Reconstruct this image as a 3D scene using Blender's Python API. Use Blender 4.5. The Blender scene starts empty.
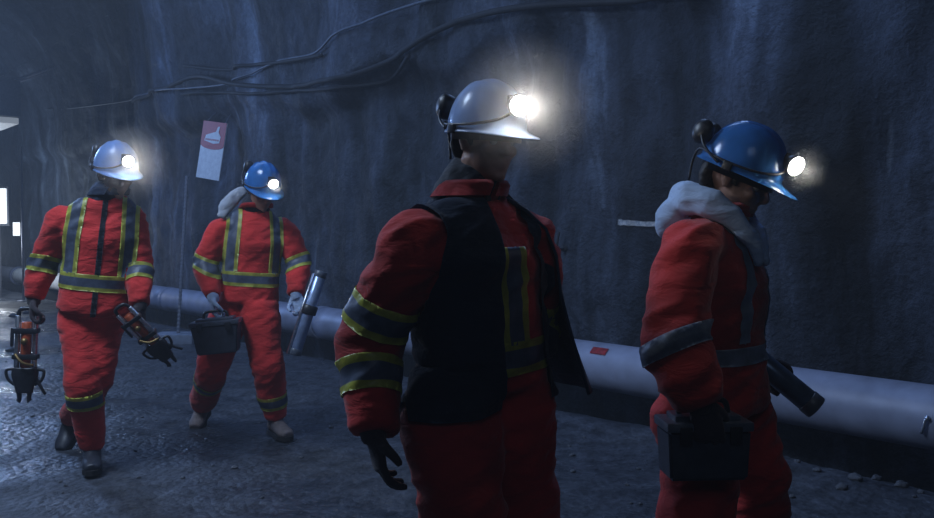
import bpy, bmesh, math, random
import numpy as np
from mathutils import Vector, Matrix, noise, Euler
random.seed(7)
PI = math.pi
COL = bpy.context.scene.collection
F, CX, CY, HZ, CAMH = 850.0, 467.0, 259.0, 232.0, 1.35
TH = math.atan((CY - HZ) / F)

# ------------------------------------------------------------------ helpers
def W(px, py, Y):
    """world point seen at a photo position at distance Y from the camera"""
    a = (px - CX) / F; b = (CY - py) / F
    d = Vector((a, math.cos(TH) + b * math.sin(TH), -math.sin(TH) + b * math.cos(TH)))
    d *= Y / d.y
    return Vector((d.x, d.y, d.z + CAMH))

def link_mesh(name, me, mat=None, parent=None, smooth=True):
    o = bpy.data.objects.new(name, me); COL.objects.link(o)
    if mat is not None:
        me.materials.clear()
        for m in (mat if isinstance(mat, (list, tuple)) else [mat]): me.materials.append(m)
    if smooth:
        me.polygons.foreach_set('use_smooth', [True] * len(me.polygons))
    if parent is not None: o.parent = parent
    return o

def obj(name, bm, mat=None, parent=None, smooth=True, angle=None):
    me = bpy.data.meshes.new(name); bmesh.ops.recalc_face_normals(bm, faces=bm.faces[:])
    bm.to_mesh(me); bm.free()
    if angle is not None and smooth:
        o = link_mesh(name, me, mat, parent, True)
        try: me.set_sharp_from_angle(angle=math.radians(angle))
        except Exception: pass
        return o
    return link_mesh(name, me, mat, parent, smooth)

def empty(name, loc, label=None, cat=None, group=None):
    o = bpy.data.objects.new(name, None); COL.objects.link(o)
    o.location = loc; o.empty_display_size = .1
    tag(o, label, cat, group)
    return o

def tag(o, label=None, cat=None, group=None, kind=None):
    if label: o['label'] = label
    if cat: o['category'] = cat
    if group: o['group'] = group
    if kind: o['kind'] = kind
    return o

def frame(fwd, up=Vector((0, 0, 1))):
    y = fwd.normalized(); x = y.cross(up)
    if x.length < 1e-5: x = y.cross(Vector((0, 1, 0)))
    x.normalize(); z = x.cross(y)
    return Matrix((x, y, z)).transposed()

def xf(loc, rot3):
    return Matrix.Translation(loc) @ rot3.to_4x4()

def catmull(P, n):
    out = []
    m = len(P)
    for i in range(m - 1):
        p0 = P[max(i - 1, 0)]; p1 = P[i]; p2 = P[i + 1]; p3 = P[min(i + 2, m - 1)]
        for k in range(n):
            t = k / n
            out.append(.5 * ((2 * p1) + (-p0 + p2) * t + (2 * p0 - 5 * p1 + 4 * p2 - p3) * t * t + (-p0 + 3 * p1 - 3 * p2 + p3) * t ** 3))
    out.append(P[-1])
    return out

def loft(bm, keys, xdir=None, seg=16, sub=4, cap=True, M=None, sq=2.0):
    """keys: (center, rx, ry). A closed tube through the centres with elliptical sections."""
    A = [np.array(list(k[0]) + [k[1], k[2] if len(k) > 2 else k[1]], float) for k in keys]
    pts = catmull(A, sub) if sub > 1 else A
    C = [Vector(p[:3]) for p in pts]
    rings = []
    prev = None
    for i, p in enumerate(pts):
        t = (C[min(i + 1, len(C) - 1)] - C[max(i - 1, 0)])
        if t.length < 1e-9: t = Vector((0, 0, 1))
        t.normalize()
        ref = xdir if xdir is not None else (prev if prev is not None else (Vector((1, 0, 0)) if abs(t.x) < .8 else Vector((0, 1, 0))))
        x = ref - t * ref.dot(t)
        if x.length < 1e-6: x = t.orthogonal()
        x.normalize(); y = t.cross(x); prev = x
        ring = []
        for k in range(seg):
            a = 2 * PI * k / seg
            ca, sa = math.cos(a), math.sin(a)
            if sq != 2.0:
                ca = math.copysign(abs(ca) ** (2 / sq), ca); sa = math.copysign(abs(sa) ** (2 / sq), sa)
            v = C[i] + x * (ca * p[3]) + y * (sa * p[4])
            if M is not None: v = M @ v
            ring.append(bm.verts.new(v))
        rings.append(ring)
    for i in range(len(rings) - 1):
        for k in range(seg):
            bm.faces.new((rings[i][k], rings[i][(k + 1) % seg], rings[i + 1][(k + 1) % seg], rings[i + 1][k]))
    if cap:
        bm.faces.new(rings[0][::-1]); bm.faces.new(rings[-1])
    return rings

def tube(bm, pts, r, seg=8, sub=4, M=None):
    return loft(bm, [(p, r, r) for p in pts], seg=seg, sub=sub, M=M)

def blob(bm, c, r, M=None, seg=16, rot=None):
    mt = Matrix.Translation(Vector(c))
    if rot is not None: mt = mt @ rot.to_4x4()
    mt = mt @ Matrix.Diagonal((r[0], r[1], r[2], 1))
    if M is not None: mt = M @ mt
    bmesh.ops.create_uvsphere(bm, u_segments=seg, v_segments=max(6, seg * 2 // 3), radius=1, matrix=mt)

def box(bm, c, s, M=None, bevel=0, rot=None):
    mt = Matrix.Translation(Vector(c))
    if rot is not None: mt = mt @ rot.to_4x4()
    mt = mt @ Matrix.Diagonal((s[0], s[1], s[2], 1))
    if M is not None: mt = M @ mt
    r = bmesh.ops.create_cube(bm, size=1, matrix=mt)
    if bevel:
        ed = list({e for v in r['verts'] for e in v.link_edges})
        bmesh.ops.bevel(bm, geom=ed, offset=bevel, segments=2, affect='EDGES', profile=.6)

def cyl(bm, a, b, r, r2=None, seg=20, M=None, bevel=0):
    a = Vector(a); b = Vector(b); r2 = r if r2 is None else r2
    if bevel:
        d = (b - a).normalized() * bevel
        keys = [(a, r - bevel), (a + d, r), (b - d, r2), (b, r2 - bevel)]
    else: keys = [(a, r), (b, r2)]
    loft(bm, [(k[0], k[1], k[1]) for k in keys], seg=seg, sub=1, M=M)

def fuse(bm, voxel, smooth=3, fac=.5):
    """one continuous skin round overlapping closed shapes"""
    me = bpy.data.meshes.new('fuse'); bmesh.ops.recalc_face_normals(bm, faces=bm.faces[:]); bm.to_mesh(me); bm.free()
    o = bpy.data.objects.new('fuse', me); COL.objects.link(o)
    m = o.modifiers.new('r', 'REMESH'); m.mode = 'VOXEL'; m.voxel_size = voxel
    if smooth:
        s = o.modifiers.new('s', 'SMOOTH'); s.iterations = smooth; s.factor = fac
    dg = bpy.context.evaluated_depsgraph_get(); dg.update()
    out = bpy.data.meshes.new_from_object(o.evaluated_get(dg))
    bpy.data.objects.remove(o); bpy.data.meshes.remove(me)
    return out

def displace(me, fn):
    n = len(me.vertices)
    co = [v.co.copy() for v in me.vertices]; no = [Vector(v.vector) for v in me.vertex_normals]
    for i in range(n):
        me.vertices[i].co = co[i] + no[i] * fn(co[i], no[i])
    me.update()

def clip_patch(name, me, fn, hw, off, mat, parent, attr='d'):
    """the part of a skin where fn(co, normal) < hw, lifted off it: tape or trim sewn on cloth"""
    me.update()
    co = [v.co.copy() for v in me.vertices]; no = [Vector(v.vector) for v in me.vertex_normals]
    d = [fn(c, n) for c, n in zip(co, no)]
    bm = bmesh.new(); lay = bm.verts.layers.float.new(attr)
    cache = {}
    def vert(key, c, n, dv):
        if key not in cache:
            v = bm.verts.new(c + n * off); v[lay] = dv; cache[key] = v
        return cache[key]
    for p in me.polygons:
        vs = list(p.vertices)
        if min(d[v] for v in vs) >= hw or max(d[v] for v in vs) > 5: continue
        poly = []
        for i, a in enumerate(vs):
            b = vs[(i + 1) % len(vs)]
            ia, ib = d[a] < hw, d[b] < hw
            if ia: poly.append(vert(a, co[a], no[a], d[a]))
            if ia != ib:
                t = (hw - d[a]) / (d[b] - d[a]); k = (min(a, b), max(a, b), 'e')
                poly.append(vert(k, co[a].lerp(co[b], t), no[a].lerp(no[b], t).normalized(), hw))
        if len(poly) >= 3:
            try: bm.faces.new(poly)
            except ValueError: pass
    if not bm.faces: bm.free(); return None
    r = bmesh.ops.extrude_face_region(bm, geom=bm.faces[:])   # give it thickness
    new = {g for g in r['geom'] if isinstance(g, bmesh.types.BMVert)}
    bm.normal_update()
    for v in bm.verts:
        if v not in new: pass
    for v in new: v.co = v.co - v.normal * 0.0
    o_me = bpy.data.meshes.new(name); bm.to_mesh(o_me); bm.free()
    return link_mesh(name, o_me, mat, parent)

# ------------------------------------------------------------------ materials
def newmat(name):
    m = bpy.data.materials.new(name); m.use_nodes = True
    nt = m.node_tree; b = nt.nodes['Principled BSDF']
    return m, nt, b
def N(nt, t, **kw):
    n = nt.nodes.new(t)
    for k, v in kw.items():
        if k.startswith('i_'): n.inputs[k[2:].replace('_', ' ')].default_value = v
        else: setattr(n, k, v)
    return n
def ramp(nt, stops, fac):
    r = nt.nodes.new('ShaderNodeValToRGB'); e = r.color_ramp.elements
    while len(e) < len(stops): e.new(.5)
    for s, (p, c) in zip(e, stops):
        s.position = p; s.color = (c[0], c[1], c[2], 1) if isinstance(c, (tuple, list)) else (c, c, c, 1)
    nt.links.new(fac, r.inputs[0]); return r
def plain(name, col, rough=.6, metal=0, nscale=30, var=.25, bump=.15, spec=.5, coat=0, bdist=.004):
    m, nt, b = newmat(name)
    tc = N(nt, 'ShaderNodeTexCoord'); no = N(nt, 'ShaderNodeTexNoise'); no.inputs['Scale'].default_value = nscale; no.inputs['Detail'].default_value = 6
    nt.links.new(tc.outputs['Object'], no.inputs['Vector'])
    lo = tuple(c * (1 - var) for c in col); hi = tuple(min(1, c * (1 + var)) for c in col)
    r = ramp(nt, [(.3, lo), (.7, hi)], no.outputs['Fac']); nt.links.new(r.outputs[0], b.inputs['Base Color'])
    b.inputs['Roughness'].default_value = rough; b.inputs['Metallic'].default_value = metal
    b.inputs['Specular IOR Level'].default_value = spec; b.inputs['Coat Weight'].default_value = coat
    if bump:
        bp = N(nt, 'ShaderNodeBump'); bp.inputs['Strength'].default_value = bump; bp.inputs['Distance'].default_value = bdist
        nt.links.new(no.outputs['Fac'], bp.inputs['Height']); nt.links.new(bp.outputs[0], b.inputs['Normal'])
    return m
def cloth(name, col, rough=.8, dirt=.35, fold=.5):
    m, nt, b = newmat(name)
    tc = N(nt, 'ShaderNodeTexCoord')
    big = N(nt, 'ShaderNodeTexNoise'); big.inputs['Scale'].default_value = 4; big.inputs['Detail'].default_value = 5
    nt.links.new(tc.outputs['Object'], big.inputs['Vector'])
    r = ramp(nt, [(.35, tuple(c * (1 - dirt) for c in col)), (.6, col)], big.outputs['Fac'])
    nt.links.new(r.outputs[0], b.inputs['Base Color'])
    fo = N(nt, 'ShaderNodeTexNoise'); fo.inputs['Scale'].default_value = 14; fo.inputs['Detail'].default_value = 3; fo.inputs['Distortion'].default_value = .6
    mp = N(nt, 'ShaderNodeMapping'); mp.inputs['Scale'].default_value = (.7, .7, 1.5)
    nt.links.new(tc.outputs['Object'], mp.inputs[0]); nt.links.new(mp.outputs[0], fo.inputs['Vector'])
    wv = N(nt, 'ShaderNodeTexNoise'); wv.inputs['Scale'].default_value = 350
    nt.links.new(tc.outputs['Object'], wv.inputs['Vector'])
    b1 = N(nt, 'ShaderNodeBump'); b1.inputs['Strength'].default_value = fold; b1.inputs['Distance'].default_value = .03
    b2 = N(nt, 'ShaderNodeBump'); b2.inputs['Strength'].default_value = .25; b2.inputs['Distance'].default_value = .002
    nt.links.new(fo.outputs['Fac'], b1.inputs['Height']); nt.links.new(wv.outputs['Fac'], b2.inputs['Height'])
    nt.links.new(b1.outputs[0], b2.inputs['Normal']); nt.links.new(b2.outputs[0], b.inputs['Normal'])
    b.inputs['Roughness'].default_value = rough; b.inputs['Specular IOR Level'].default_value = .25
    b.inputs['Sheen Weight'].default_value = .15
    return m
def tape_mat(name, silver, edge, w, rough=.35):
    m, nt, b = newmat(name)
    at = N(nt, 'ShaderNodeAttribute'); at.attribute_name = 'd'
    gt = N(nt, 'ShaderNodeMath', operation='GREATER_THAN'); gt.inputs[1].default_value = w
    nt.links.new(at.outputs['Fac'], gt.inputs[0])
    mx = N(nt, 'ShaderNodeMix', data_type='RGBA'); mx.inputs[6].default_value = (*silver, 1); mx.inputs[7].default_value = (*edge, 1)
    nt.links.new(gt.outputs[0], mx.inputs[0])
    tc = N(nt, 'ShaderNodeTexCoord'); no = N(nt, 'ShaderNodeTexNoise'); no.inputs['Scale'].default_value = 18; no.inputs['Detail'].default_value = 5
    nt.links.new(tc.outputs['Object'], no.inputs['Vector'])
    r = ramp(nt, [(.3, .55), (.65, 1)], no.outputs['Fac'])
    mm = N(nt, 'ShaderNodeMix', data_type='RGBA', blend_type='MULTIPLY'); mm.inputs[0].default_value = 1
    nt.links.new(mx.outputs[2], mm.inputs[6]); nt.links.new(r.outputs[0], mm.inputs[7]); nt.links.new(mm.outputs[2], b.inputs['Base Color'])
    b.inputs['Roughness'].default_value = rough
    bp = N(nt, 'ShaderNodeBump'); bp.inputs['Strength'].default_value = .4; bp.inputs['Distance'].default_value = .01
    nt.links.new(no.outputs['Fac'], bp.inputs['Height']); nt.links.new(bp.outputs[0], b.inputs['Normal'])
    return m
def glow(name, col, strength):
    m, nt, b = newmat(name)
    b.inputs['Base Color'].default_value = (.8, .8, .8, 1)
    b.inputs['Emission Color'].default_value = (*col, 1); b.inputs['Emission Strength'].default_value = strength
    return m

def rock_mat():
    m, nt, b = newmat('shotcrete_rock')
    tc = N(nt, 'ShaderNodeTexCoord')
    def nz(scale, det, sc=(1, 1, 1), rough=.55, dist=0):
        mp = N(nt, 'ShaderNodeMapping'); mp.inputs['Scale'].default_value = sc
        n = N(nt, 'ShaderNodeTexNoise'); n.inputs['Scale'].default_value = scale; n.inputs['Detail'].default_value = det
        n.inputs['Roughness'].default_value = rough; n.inputs['Distortion'].default_value = dist
        nt.links.new(tc.outputs['Object'], mp.inputs[0]); nt.links.new(mp.outputs[0], n.inputs['Vector']); return n
    streak = nz(1.6, 6, (1, 1, .22), .6, .4); patch = nz(.55, 5, (1, 1, .7)); grain = nz(22, 6, (1, 1, 1), .7); mid = nz(6, 5)
    r1 = ramp(nt, [(.36, (.006, .008, .012)), (.48, (.030, .038, .058)), (.60, (.085, .105, .155)), (.72, (.26, .33, .46))], streak.outputs['Fac'])
    r2 = ramp(nt, [(.3, .45), (.62, 1.15)], patch.outputs['Fac'])
    r3 = ramp(nt, [(.3, .6), (.7, 1.2)], grain.outputs['Fac'])
    mm = N(nt, 'ShaderNodeMix', data_type='RGBA', blend_type='MULTIPLY'); mm.inputs[0].default_value = 1
    nt.links.new(r1.outputs[0], mm.inputs[6]); nt.links.new(r2.outputs[0], mm.inputs[7])
    m2 = N(nt, 'ShaderNodeMix', data_type='RGBA', blend_type='MULTIPLY'); m2.inputs[0].default_value = 1
    nt.links.new(mm.outputs[2], m2.inputs[6]); nt.links.new(r3.outputs[0], m2.inputs[7])
    # pale mineral runs
    run = nz(3.2, 4, (1, 1, .12), .5, .2)
    rr = ramp(nt, [(.66, 0), (.74, 1)], run.outputs['Fac'])
    rp = ramp(nt, [(.5, 0), (.62, .5)], patch.outputs['Fac'])
    ml = N(nt, 'ShaderNodeMath', operation='MULTIPLY'); nt.links.new(rr.outputs[0], ml.inputs[0]); nt.links.new(rp.outputs[0], ml.inputs[1])
    m3 = N(nt, 'ShaderNodeMix', data_type='RGBA'); m3.inputs[7].default_value = (.42, .48, .58, 1)
    nt.links.new(ml.outputs[0], m3.inputs[0]); nt.links.new(m2.outputs[2], m3.inputs[6])
    nt.links.new(m3.outputs[2], b.inputs['Base Color'])
    rg = ramp(nt, [(.3, .45), (.7, .8)], mid.outputs['Fac']); nt.links.new(rg.outputs[0], b.inputs['Roughness'])
    b1 = N(nt, 'ShaderNodeBump'); b1.inputs['Strength'].default_value = .6; b1.inputs['Distance'].default_value = .06
    b2 = N(nt, 'ShaderNodeBump'); b2.inputs['Strength'].default_value = 1; b2.inputs['Distance'].default_value = .035
    nt.links.new(mid.outputs['Fac'], b1.inputs['Height']); nt.links.new(grain.outputs['Fac'], b2.inputs['Height'])
    nt.links.new(b1.outputs[0], b2.inputs['Normal']); nt.links.new(b2.outputs[0], b.inputs['Normal'])
    b.inputs['Specular IOR Level'].default_value = .35
    return m
def ground_mat():
    m, nt, b = newmat('wet_gravel')
    tc = N(nt, 'ShaderNodeTexCoord')
    def nz(scale, det, rough=.55):
        n = N(nt, 'ShaderNodeTexNoise'); n.inputs['Scale'].default_value = scale; n.inputs['Detail'].default_value = det; n.inputs['Roughness'].default_value = rough
        nt.links.new(tc.outputs['Object'], n.inputs['Vector']); return n
    wet = nz(.8, 4); gr = nz(30, 4, .6); md = nz(7, 5)
    vo = N(nt, 'ShaderNodeTexVoronoi'); vo.inputs['Scale'].default_value = 24; nt.links.new(tc.outputs['Object'], vo.inputs['Vector'])
    c = ramp(nt, [(.3, (.016, .019, .026)), (.7, (.07, .08, .105))], md.outputs['Fac'])
    g = ramp(nt, [(.3, .55), (.7, 1.35)], gr.outputs['Fac'])
    mm = N(nt, 'ShaderNodeMix', data_type='RGBA', blend_type='MULTIPLY'); mm.inputs[0].default_value = 1
    nt.links.new(c.outputs[0], mm.inputs[6]); nt.links.new(g.outputs[0], mm.inputs[7]); nt.links.new(mm.outputs[2], b.inputs['Base Color'])
    r = ramp(nt, [(.42, .27), (.6, .72)], wet.outputs['Fac']); nt.links.new(r.outputs[0], b.inputs['Roughness'])
    b1 = N(nt, 'ShaderNodeBump'); b1.inputs['Strength'].default_value = .5; b1.inputs['Distance'].default_value = .05
    b2 = N(nt, 'ShaderNodeBump'); b2.inputs['Strength'].default_value = .9; b2.inputs['Distance'].default_value = .009
    b3 = N(nt, 'ShaderNodeBump', invert=True); b3.inputs['Strength'].default_value = .6; b3.inputs['Distance'].default_value = .012
    nt.links.new(md.outputs['Fac'], b1.inputs['Height']); nt.links.new(gr.outputs['Fac'], b2.inputs['Height']); nt.links.new(vo.outputs['Distance'], b3.inputs['Height'])
    nt.links.new(b1.outputs[0], b2.inputs['Normal']); nt.links.new(b2.outputs[0], b3.inputs['Normal']); nt.links.new(b3.outputs[0], b.inputs['Normal'])
    return m

RED = (.68, .036, .034)
M = dict(
    rock=rock_mat(), ground=ground_mat(),
    red=cloth('red_cloth', RED), red_dark=cloth('dark_red_cloth', (.50, .03, .028), dirt=.5),  # second red is a darker tone for the central and right workers
    black=cloth('black_cloth', (.022, .026, .038), dirt=.3), navy=cloth('navy_cloth', (.03, .045, .085)),
    hood=cloth('pale_hoodie_fleece', (.42, .56, .80), rough=.95, dirt=.25), grey_hood=cloth('grey_hoodie_fleece', (.38, .42, .50), rough=.95),
    skin=plain('skin', (.30, .165, .12), .5, var=.1, nscale=12, bump=.1), hair=plain('dark_hair', (.02, .016, .014), .6, nscale=90, bump=.5),
    eye=plain('eye', (.25, .25, .25), .15, bump=0),
    glove_dark=cloth('dark_glove', (.05, .04, .05)), glove_pale=cloth('pale_glove', (.42, .55, .78), rough=.7, dirt=.3),
    boot=plain('black_rubber', (.03, .035, .05), .45, nscale=40), boot_tan=plain('muddy_leather', (.16, .13, .13), .7, nscale=30), sole=plain('sole_rubber', (.015, .015, .018), .7),
    hat_white=plain('white_helmet_shell', (.48, .63, .92), .28, nscale=18, var=.10, bump=.05, coat=.3),
    hat_pale=plain('pale_blue_helmet_shell', (.20, .38, .75), .28, nscale=18, var=.12, bump=.05, coat=.3),
    hat_blue=plain('blue_helmet_shell', (.075, .29, .72), .22, nscale=18, var=.15, bump=.05, coat=.5),
    plastic=plain('black_plastic', (.02, .022, .03), .4, nscale=50, bump=.1), cushion=plain('earmuff_foam', (.06, .06, .07), .8),
    steel=plain('brushed_steel', (.62, .66, .74), .28, metal=.9, nscale=60, bump=.1), orange=plain('orange_tool_paint', (.42, .08, .03), .4, nscale=40),
    brass=plain('brass_fitting', (.30, .20, .08), .45, metal=.8),
    pipe=plain('galvanised_pipe', (.27, .30, .41), .5, metal=.1, nscale=5, var=.22, bump=.12, bdist=.02), pipe_end=plain('white_pipe_end', (.75, .78, .85), .4, nscale=9, var=.1),
    band=plain('flange_steel', (.16, .2, .34), .4, metal=.5), sticker=plain('red_sticker', (.55, .06, .07), .5, bump=0),
    tube=plain('grey_blue_tube', (.10, .15, .24), .3, metal=.4, nscale=20), tube_light=plain('pale_tube', (.30, .40, .62), .3, metal=.5, nscale=20),
    box=plain('dark_box_plastic', (.045, .055, .08), .42, nscale=25), box_lid=plain('grey_box_lid', (.09, .11, .15), .35, nscale=25),
    sign_white=plain('sign_white', (.78, .84, .92), .5, nscale=14, var=.12, bump=0), sign_red=plain('sign_red', (.50, .07, .09), .5, nscale=14, var=.12, bump=0),
    rust=plain('rusty_steel', (.22, .24, .30), .6, metal=.4, nscale=60), cable=plain('cable_rubber', (.014, .016, .022), .75), cable2=plain('grey_cable', (.09, .11, .15), .5),
    concrete=plain('grey_concrete', (.22, .26, .34), .6, nscale=12, bump=.4), duct=plain('duct_steel', (.10, .11, .13), .5, metal=.4),
    stone=plain('grey_stone', (.075, .082, .10), .6, nscale=20, bump=.5, bdist=.01), paint=plain('white_wall_paint', (.8, .88, 1), .7, nscale=40, var=.4),
    timber=plain('dark_timber', (.05, .045, .045), .8, nscale=20, bump=.5),
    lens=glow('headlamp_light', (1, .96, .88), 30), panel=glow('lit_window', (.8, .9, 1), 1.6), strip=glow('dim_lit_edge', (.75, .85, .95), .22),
    tape_y=tape_mat('silver_tape_yellow_edges', (.19, .23, .33), (.72, .74, .14), .024),
    tape_p=tape_mat('grey_blue_tape', (.38, .47, .64), (.38, .47, .64), .2),
)

# ------------------------------------------------------------------ setting
UD = Vector((-.651, .759, 0)).normalized(); ND = Vector((UD.y, -UD.x, 0))
P0 = Vector((2.59, 4.72, 0))
def fbm(x, y, z, o=4): return noise.fractal(Vector((x, y, z)), 1.0, 2.0, o, noise_basis='PERLIN_ORIGINAL')
def wall_bump(u, s):
    """relief of the sprayed rock, metres towards the tunnel"""
    a = .16 * fbm(u * .35, s * .30, 3.1) + .10 * fbm(u * 1.3, s * .45, 9.2) + .05 * fbm(u * 3.1, s * 1.8, 1.7) + .014 * fbm(u * 9, s * 9, 5.0, 3)
    amp = min(1, max(0, (u - .5) / 3))
    a += amp * .16 * max(0, noise.noise(Vector((u * .9, s * .10, 7.7))))
    # rock ledge that carries the cables
    ledge = 2.98 + .10 * math.sin(u * .7) + .25 * fbm(u * .6, 0, 2.2)
    a += amp * .30 / (1 + math.exp(-(s - ledge) / .05)) * (.75 + .25 * math.sin(u * 1.3))
    lim = .10 + 1.2 * max(0, s - .75)
    if a > lim - .05: a = lim - .05 + .05 * math.tanh((a - lim + .05) / .05) if s < 1.6 else a
    return a
NB = .38
def wall_pt(u, s, extra=0.0):
    R = 3.2; S0 = 3.6
    if s < S0: n, z, nn, nz = NB, s, -1, 0
    elif s < S0 + R * PI / 2:
        a = (s - S0) / R; n = NB - R * (1 - math.cos(a)); z = S0 + R * math.sin(a); nn, nz = -math.cos(a), -math.sin(a)
    else: n = NB - R - (s - S0 - R * PI / 2); z = S0 + R; nn, nz = 0, -1
    b = wall_bump(u, s) + extra
    n += nn * b; z += nz * b
    return P0 + UD * u + ND * n + Vector((0, 0, z))
def wall_us(px, py):
    """wall coordinates u, s seen at a photo position"""
    d = W(px, py, 1.0) - Vector((0, 0, CAMH))
    n = NB - .1
    O = P0 + ND * n
    # t*d.xy = O + u*UD
    det = d.x * (-UD.y) - d.y * (-UD.x)
    t = (O.x * (-UD.y) - O.y * (-UD.x)) / det
    u = (d.x * t - O.x) / UD.x
    return u, CAMH + d.z * t
def build_wall(name, s0, s1, u0, u1, du, ds, kind='structure'):
    us = []; u = u0
    while u < u1: us.append(u); u += du * (1 + max(0, u) * .06)
    ss = [s0 + (s1 - s0) * i / int((s1 - s0) / ds) for i in range(int((s1 - s0) / ds) + 1)]
    V = []; Fc = []
    for u in us:
        for s in ss: V.append(wall_pt(u, s))
    ns = len(ss)
    for i in range(len(us) - 1):
        for j in range(ns - 1): Fc.append((i * ns + j, i * ns + j + 1, (i + 1) * ns + j + 1, (i + 1) * ns + j))
    me = bpy.data.meshes.new(name); me.from_pydata(V, [], Fc); me.update()
    o = link_mesh(name, me, M['rock']); o['kind'] = kind; return o
build_wall('wall_right', -.3, 5.2, -4.5, 34, .05, .05)
build_wall('ceiling', 5.2, 14, -4.5, 34, .16, .16)

def gz(x, y):
    p = Vector((x, y, 0)) - P0
    n = p.dot(ND)
    b = .02 * fbm(x * .5, y * .5, .3) + .012 * fbm(x * 2.2, y * 2.2, 1.3) + .004 * fbm(x * 9, y * 9, 4, 3)
    berm = .03 * math.exp(-((n + .55) / .18) ** 2) * (1 + fbm(x * 1.5, y * 1.5, 5))
    return b + berm - .30 / (1 + math.exp(-(n + .20 + .10 * fbm(x * 1.1, y * 1.1, 6)) / .035))
def build_ground():
    V = []; Fc = []
    ys = []; y = .8
    while y < 34: ys.append(y); y += .022 + max(0, y - 2) * .010
    nx = 240
    for y in ys:
        for i in range(nx + 1):
            x = (-.85 + 1.7 * i / nx) * (y + 1.5) - (0 if y < 3 else (y - 3) * .15)
            V.append((x, y, gz(x, y)))
    for j in range(len(ys) - 1):
        for i in range(nx):
            a = j * (nx + 1) + i; Fc.append((a, a + 1, a + nx + 2, a + nx + 1))
    me = bpy.data.meshes.new('floor'); me.from_pydata(V, [], Fc); me.update()
    o = link_mesh('floor', me, M['ground']); o['kind'] = 'structure'
build_ground()

# stones on the floor
stone_meshes = []
for k in range(5):
    bm = bmesh.new(); bmesh.ops.create_icosphere(bm, subdivisions=3, radius=1)
    for v in bm.verts:
        v.co *= 1 + .35 * fbm(v.co.x * 1.2 + k * 7, v.co.y * 1.2, v.co.z * 1.2, 2); v.co.z *= .6
    me = bpy.data.meshes.new('stone'); bm.to_mesh(me); bm.free(); me.materials.append(M['stone'])
    me.polygons.foreach_set('use_smooth', [True] * len(me.polygons)); stone_meshes.append(me)
def stone_at(x, y, r):
    o = bpy.data.objects.new('stone', random.choice(stone_meshes)); COL.objects.link(o)
    o.location = (x, y, gz(x, y) + r * .3); o.scale = (r, r * random.uniform(.7, 1.1), r); o.rotation_euler.z = random.uniform(0, 6)
    tag(o, 'small grey stone lying on the dark wet gravel floor', 'stone', 'loose stones on the tunnel floor')
for px, py, r in [(596, 405, .022), (573, 458, .018), (574, 474, .016), (556, 425, .02), (589, 393, .02), (548, 433, .03), (552, 418, .02), (541, 428, .025), (585, 440, .012),
                  (640, 470, .012), (860, 488, .04), (880, 484, .03), (905, 492, .035), (845, 495, .03), (820, 480, .025), (800, 470, .02), (795, 500, .02), (925, 500, .02),
                  (232, 470, .018), (300, 460, .014), (330, 430, .018), (180, 480, .014), (140, 420, .012), (20, 345, .04), (8, 352, .05), (30, 420, .015), (260, 500, .012), (12, 318, .06), (25, 314, .05)]:
    Y = CAMH / max(.02, (py - HZ) / F); stone_at((px - CX) / F * Y, Y, r)
for i in range(60):
    py = random.uniform(330, 516); px = random.uniform(0, 930); Y = CAMH / ((py - HZ) / F)
    x = (px - CX) / F * Y
    if (Vector((x, Y, 0)) - P0).dot(ND) > -.45: continue
    stone_at(x, Y, random.uniform(.005, .014))

# ------------------------------------------------------------------ pipe
def pipe_pt(u, ang=0, r=.18): return P0 + UD * u + Vector((0, 0, .317)) + ND * (-math.cos(ang) * r) + Vector((0, 0, math.sin(ang) * r))
def u_at(px, n=0):
    d = W(px, HZ, 1.0) - Vector((0, 0, CAMH)); O = P0 + ND * n
    det = d.x * (-UD.y) + d.y * UD.x
    t = (O.x * (-UD.y) + O.y * UD.x) / det
    return (d.x * t - O.x) / UD.x
root = empty('ventilation_pipe', P0 + Vector((0, 0, 0)), 'long pale grey steel pipe running along the foot of the rock wall', 'pipe')
inv = Matrix.Translation(-root.location)
def pipe_seg(a, b, name, mat):
    bm = bmesh.new()
    n = max(2, int((b - a) / .25)); seg = 48; rings = []
    for i in range(n + 1):
        u = a + (b - a) * i / n; ring = []
        for k in range(seg):
            an = 2 * PI * k / seg; c = pipe_pt(u, an, .18 + .0025 * fbm(u * 1.3, math.cos(an) * 1.5, math.sin(an) * 1.5))
            ring.append(bm.verts.new(inv @ c))
        rings.append(ring)
    for i in range(n):
        for k in range(seg): bm.faces.new((rings[i][k], rings[i][(k + 1) % seg], rings[i + 1][(k + 1) % seg], rings[i + 1][k]))
    bm.faces.new(rings[0]); bm.faces.new(rings[-1][::-1])
    return obj(name, bm, mat, root)
u5 = u_at(14, -.1)
cuts = [-4.2, 1.35, 6.5, 11.0, 15.0, u5]
for a, b in zip(cuts[:-1], cuts[1:]): pipe_seg(a + .01, b - .01, 'pipe_section', M['pipe_end'] if b == u5 else M['pipe'])  # section before the far joint is whiter than the rest
pipe_seg(u5 + .01, 33, 'pipe_section', M['pipe'])
for c in cuts[1:]:
    bm = bmesh.new(); cyl(bm, inv @ (pipe_pt(c - .05, 0, 0)), inv @ (pipe_pt(c + .05, 0, 0)), .1885 if c < u5 else .22, seg=40, bevel=.006)
    obj('coupling_ring', bm, M['pipe'] if c < u5 else M['band'], root, angle=40)
for c in [-2.5, u_at(712), u_at(480), u_at(385), u_at(225), u_at(80), u_at(48)]:
    bm = bmesh.new(); p = P0 + UD * c; rot = frame(UD)
    box(bm, inv @ (p + Vector((0, 0, -.08))), (.30, .12, .45), bevel=.008, rot=rot)
    obj('timber_support', bm, M['timber'], root, smooth=False)
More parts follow.
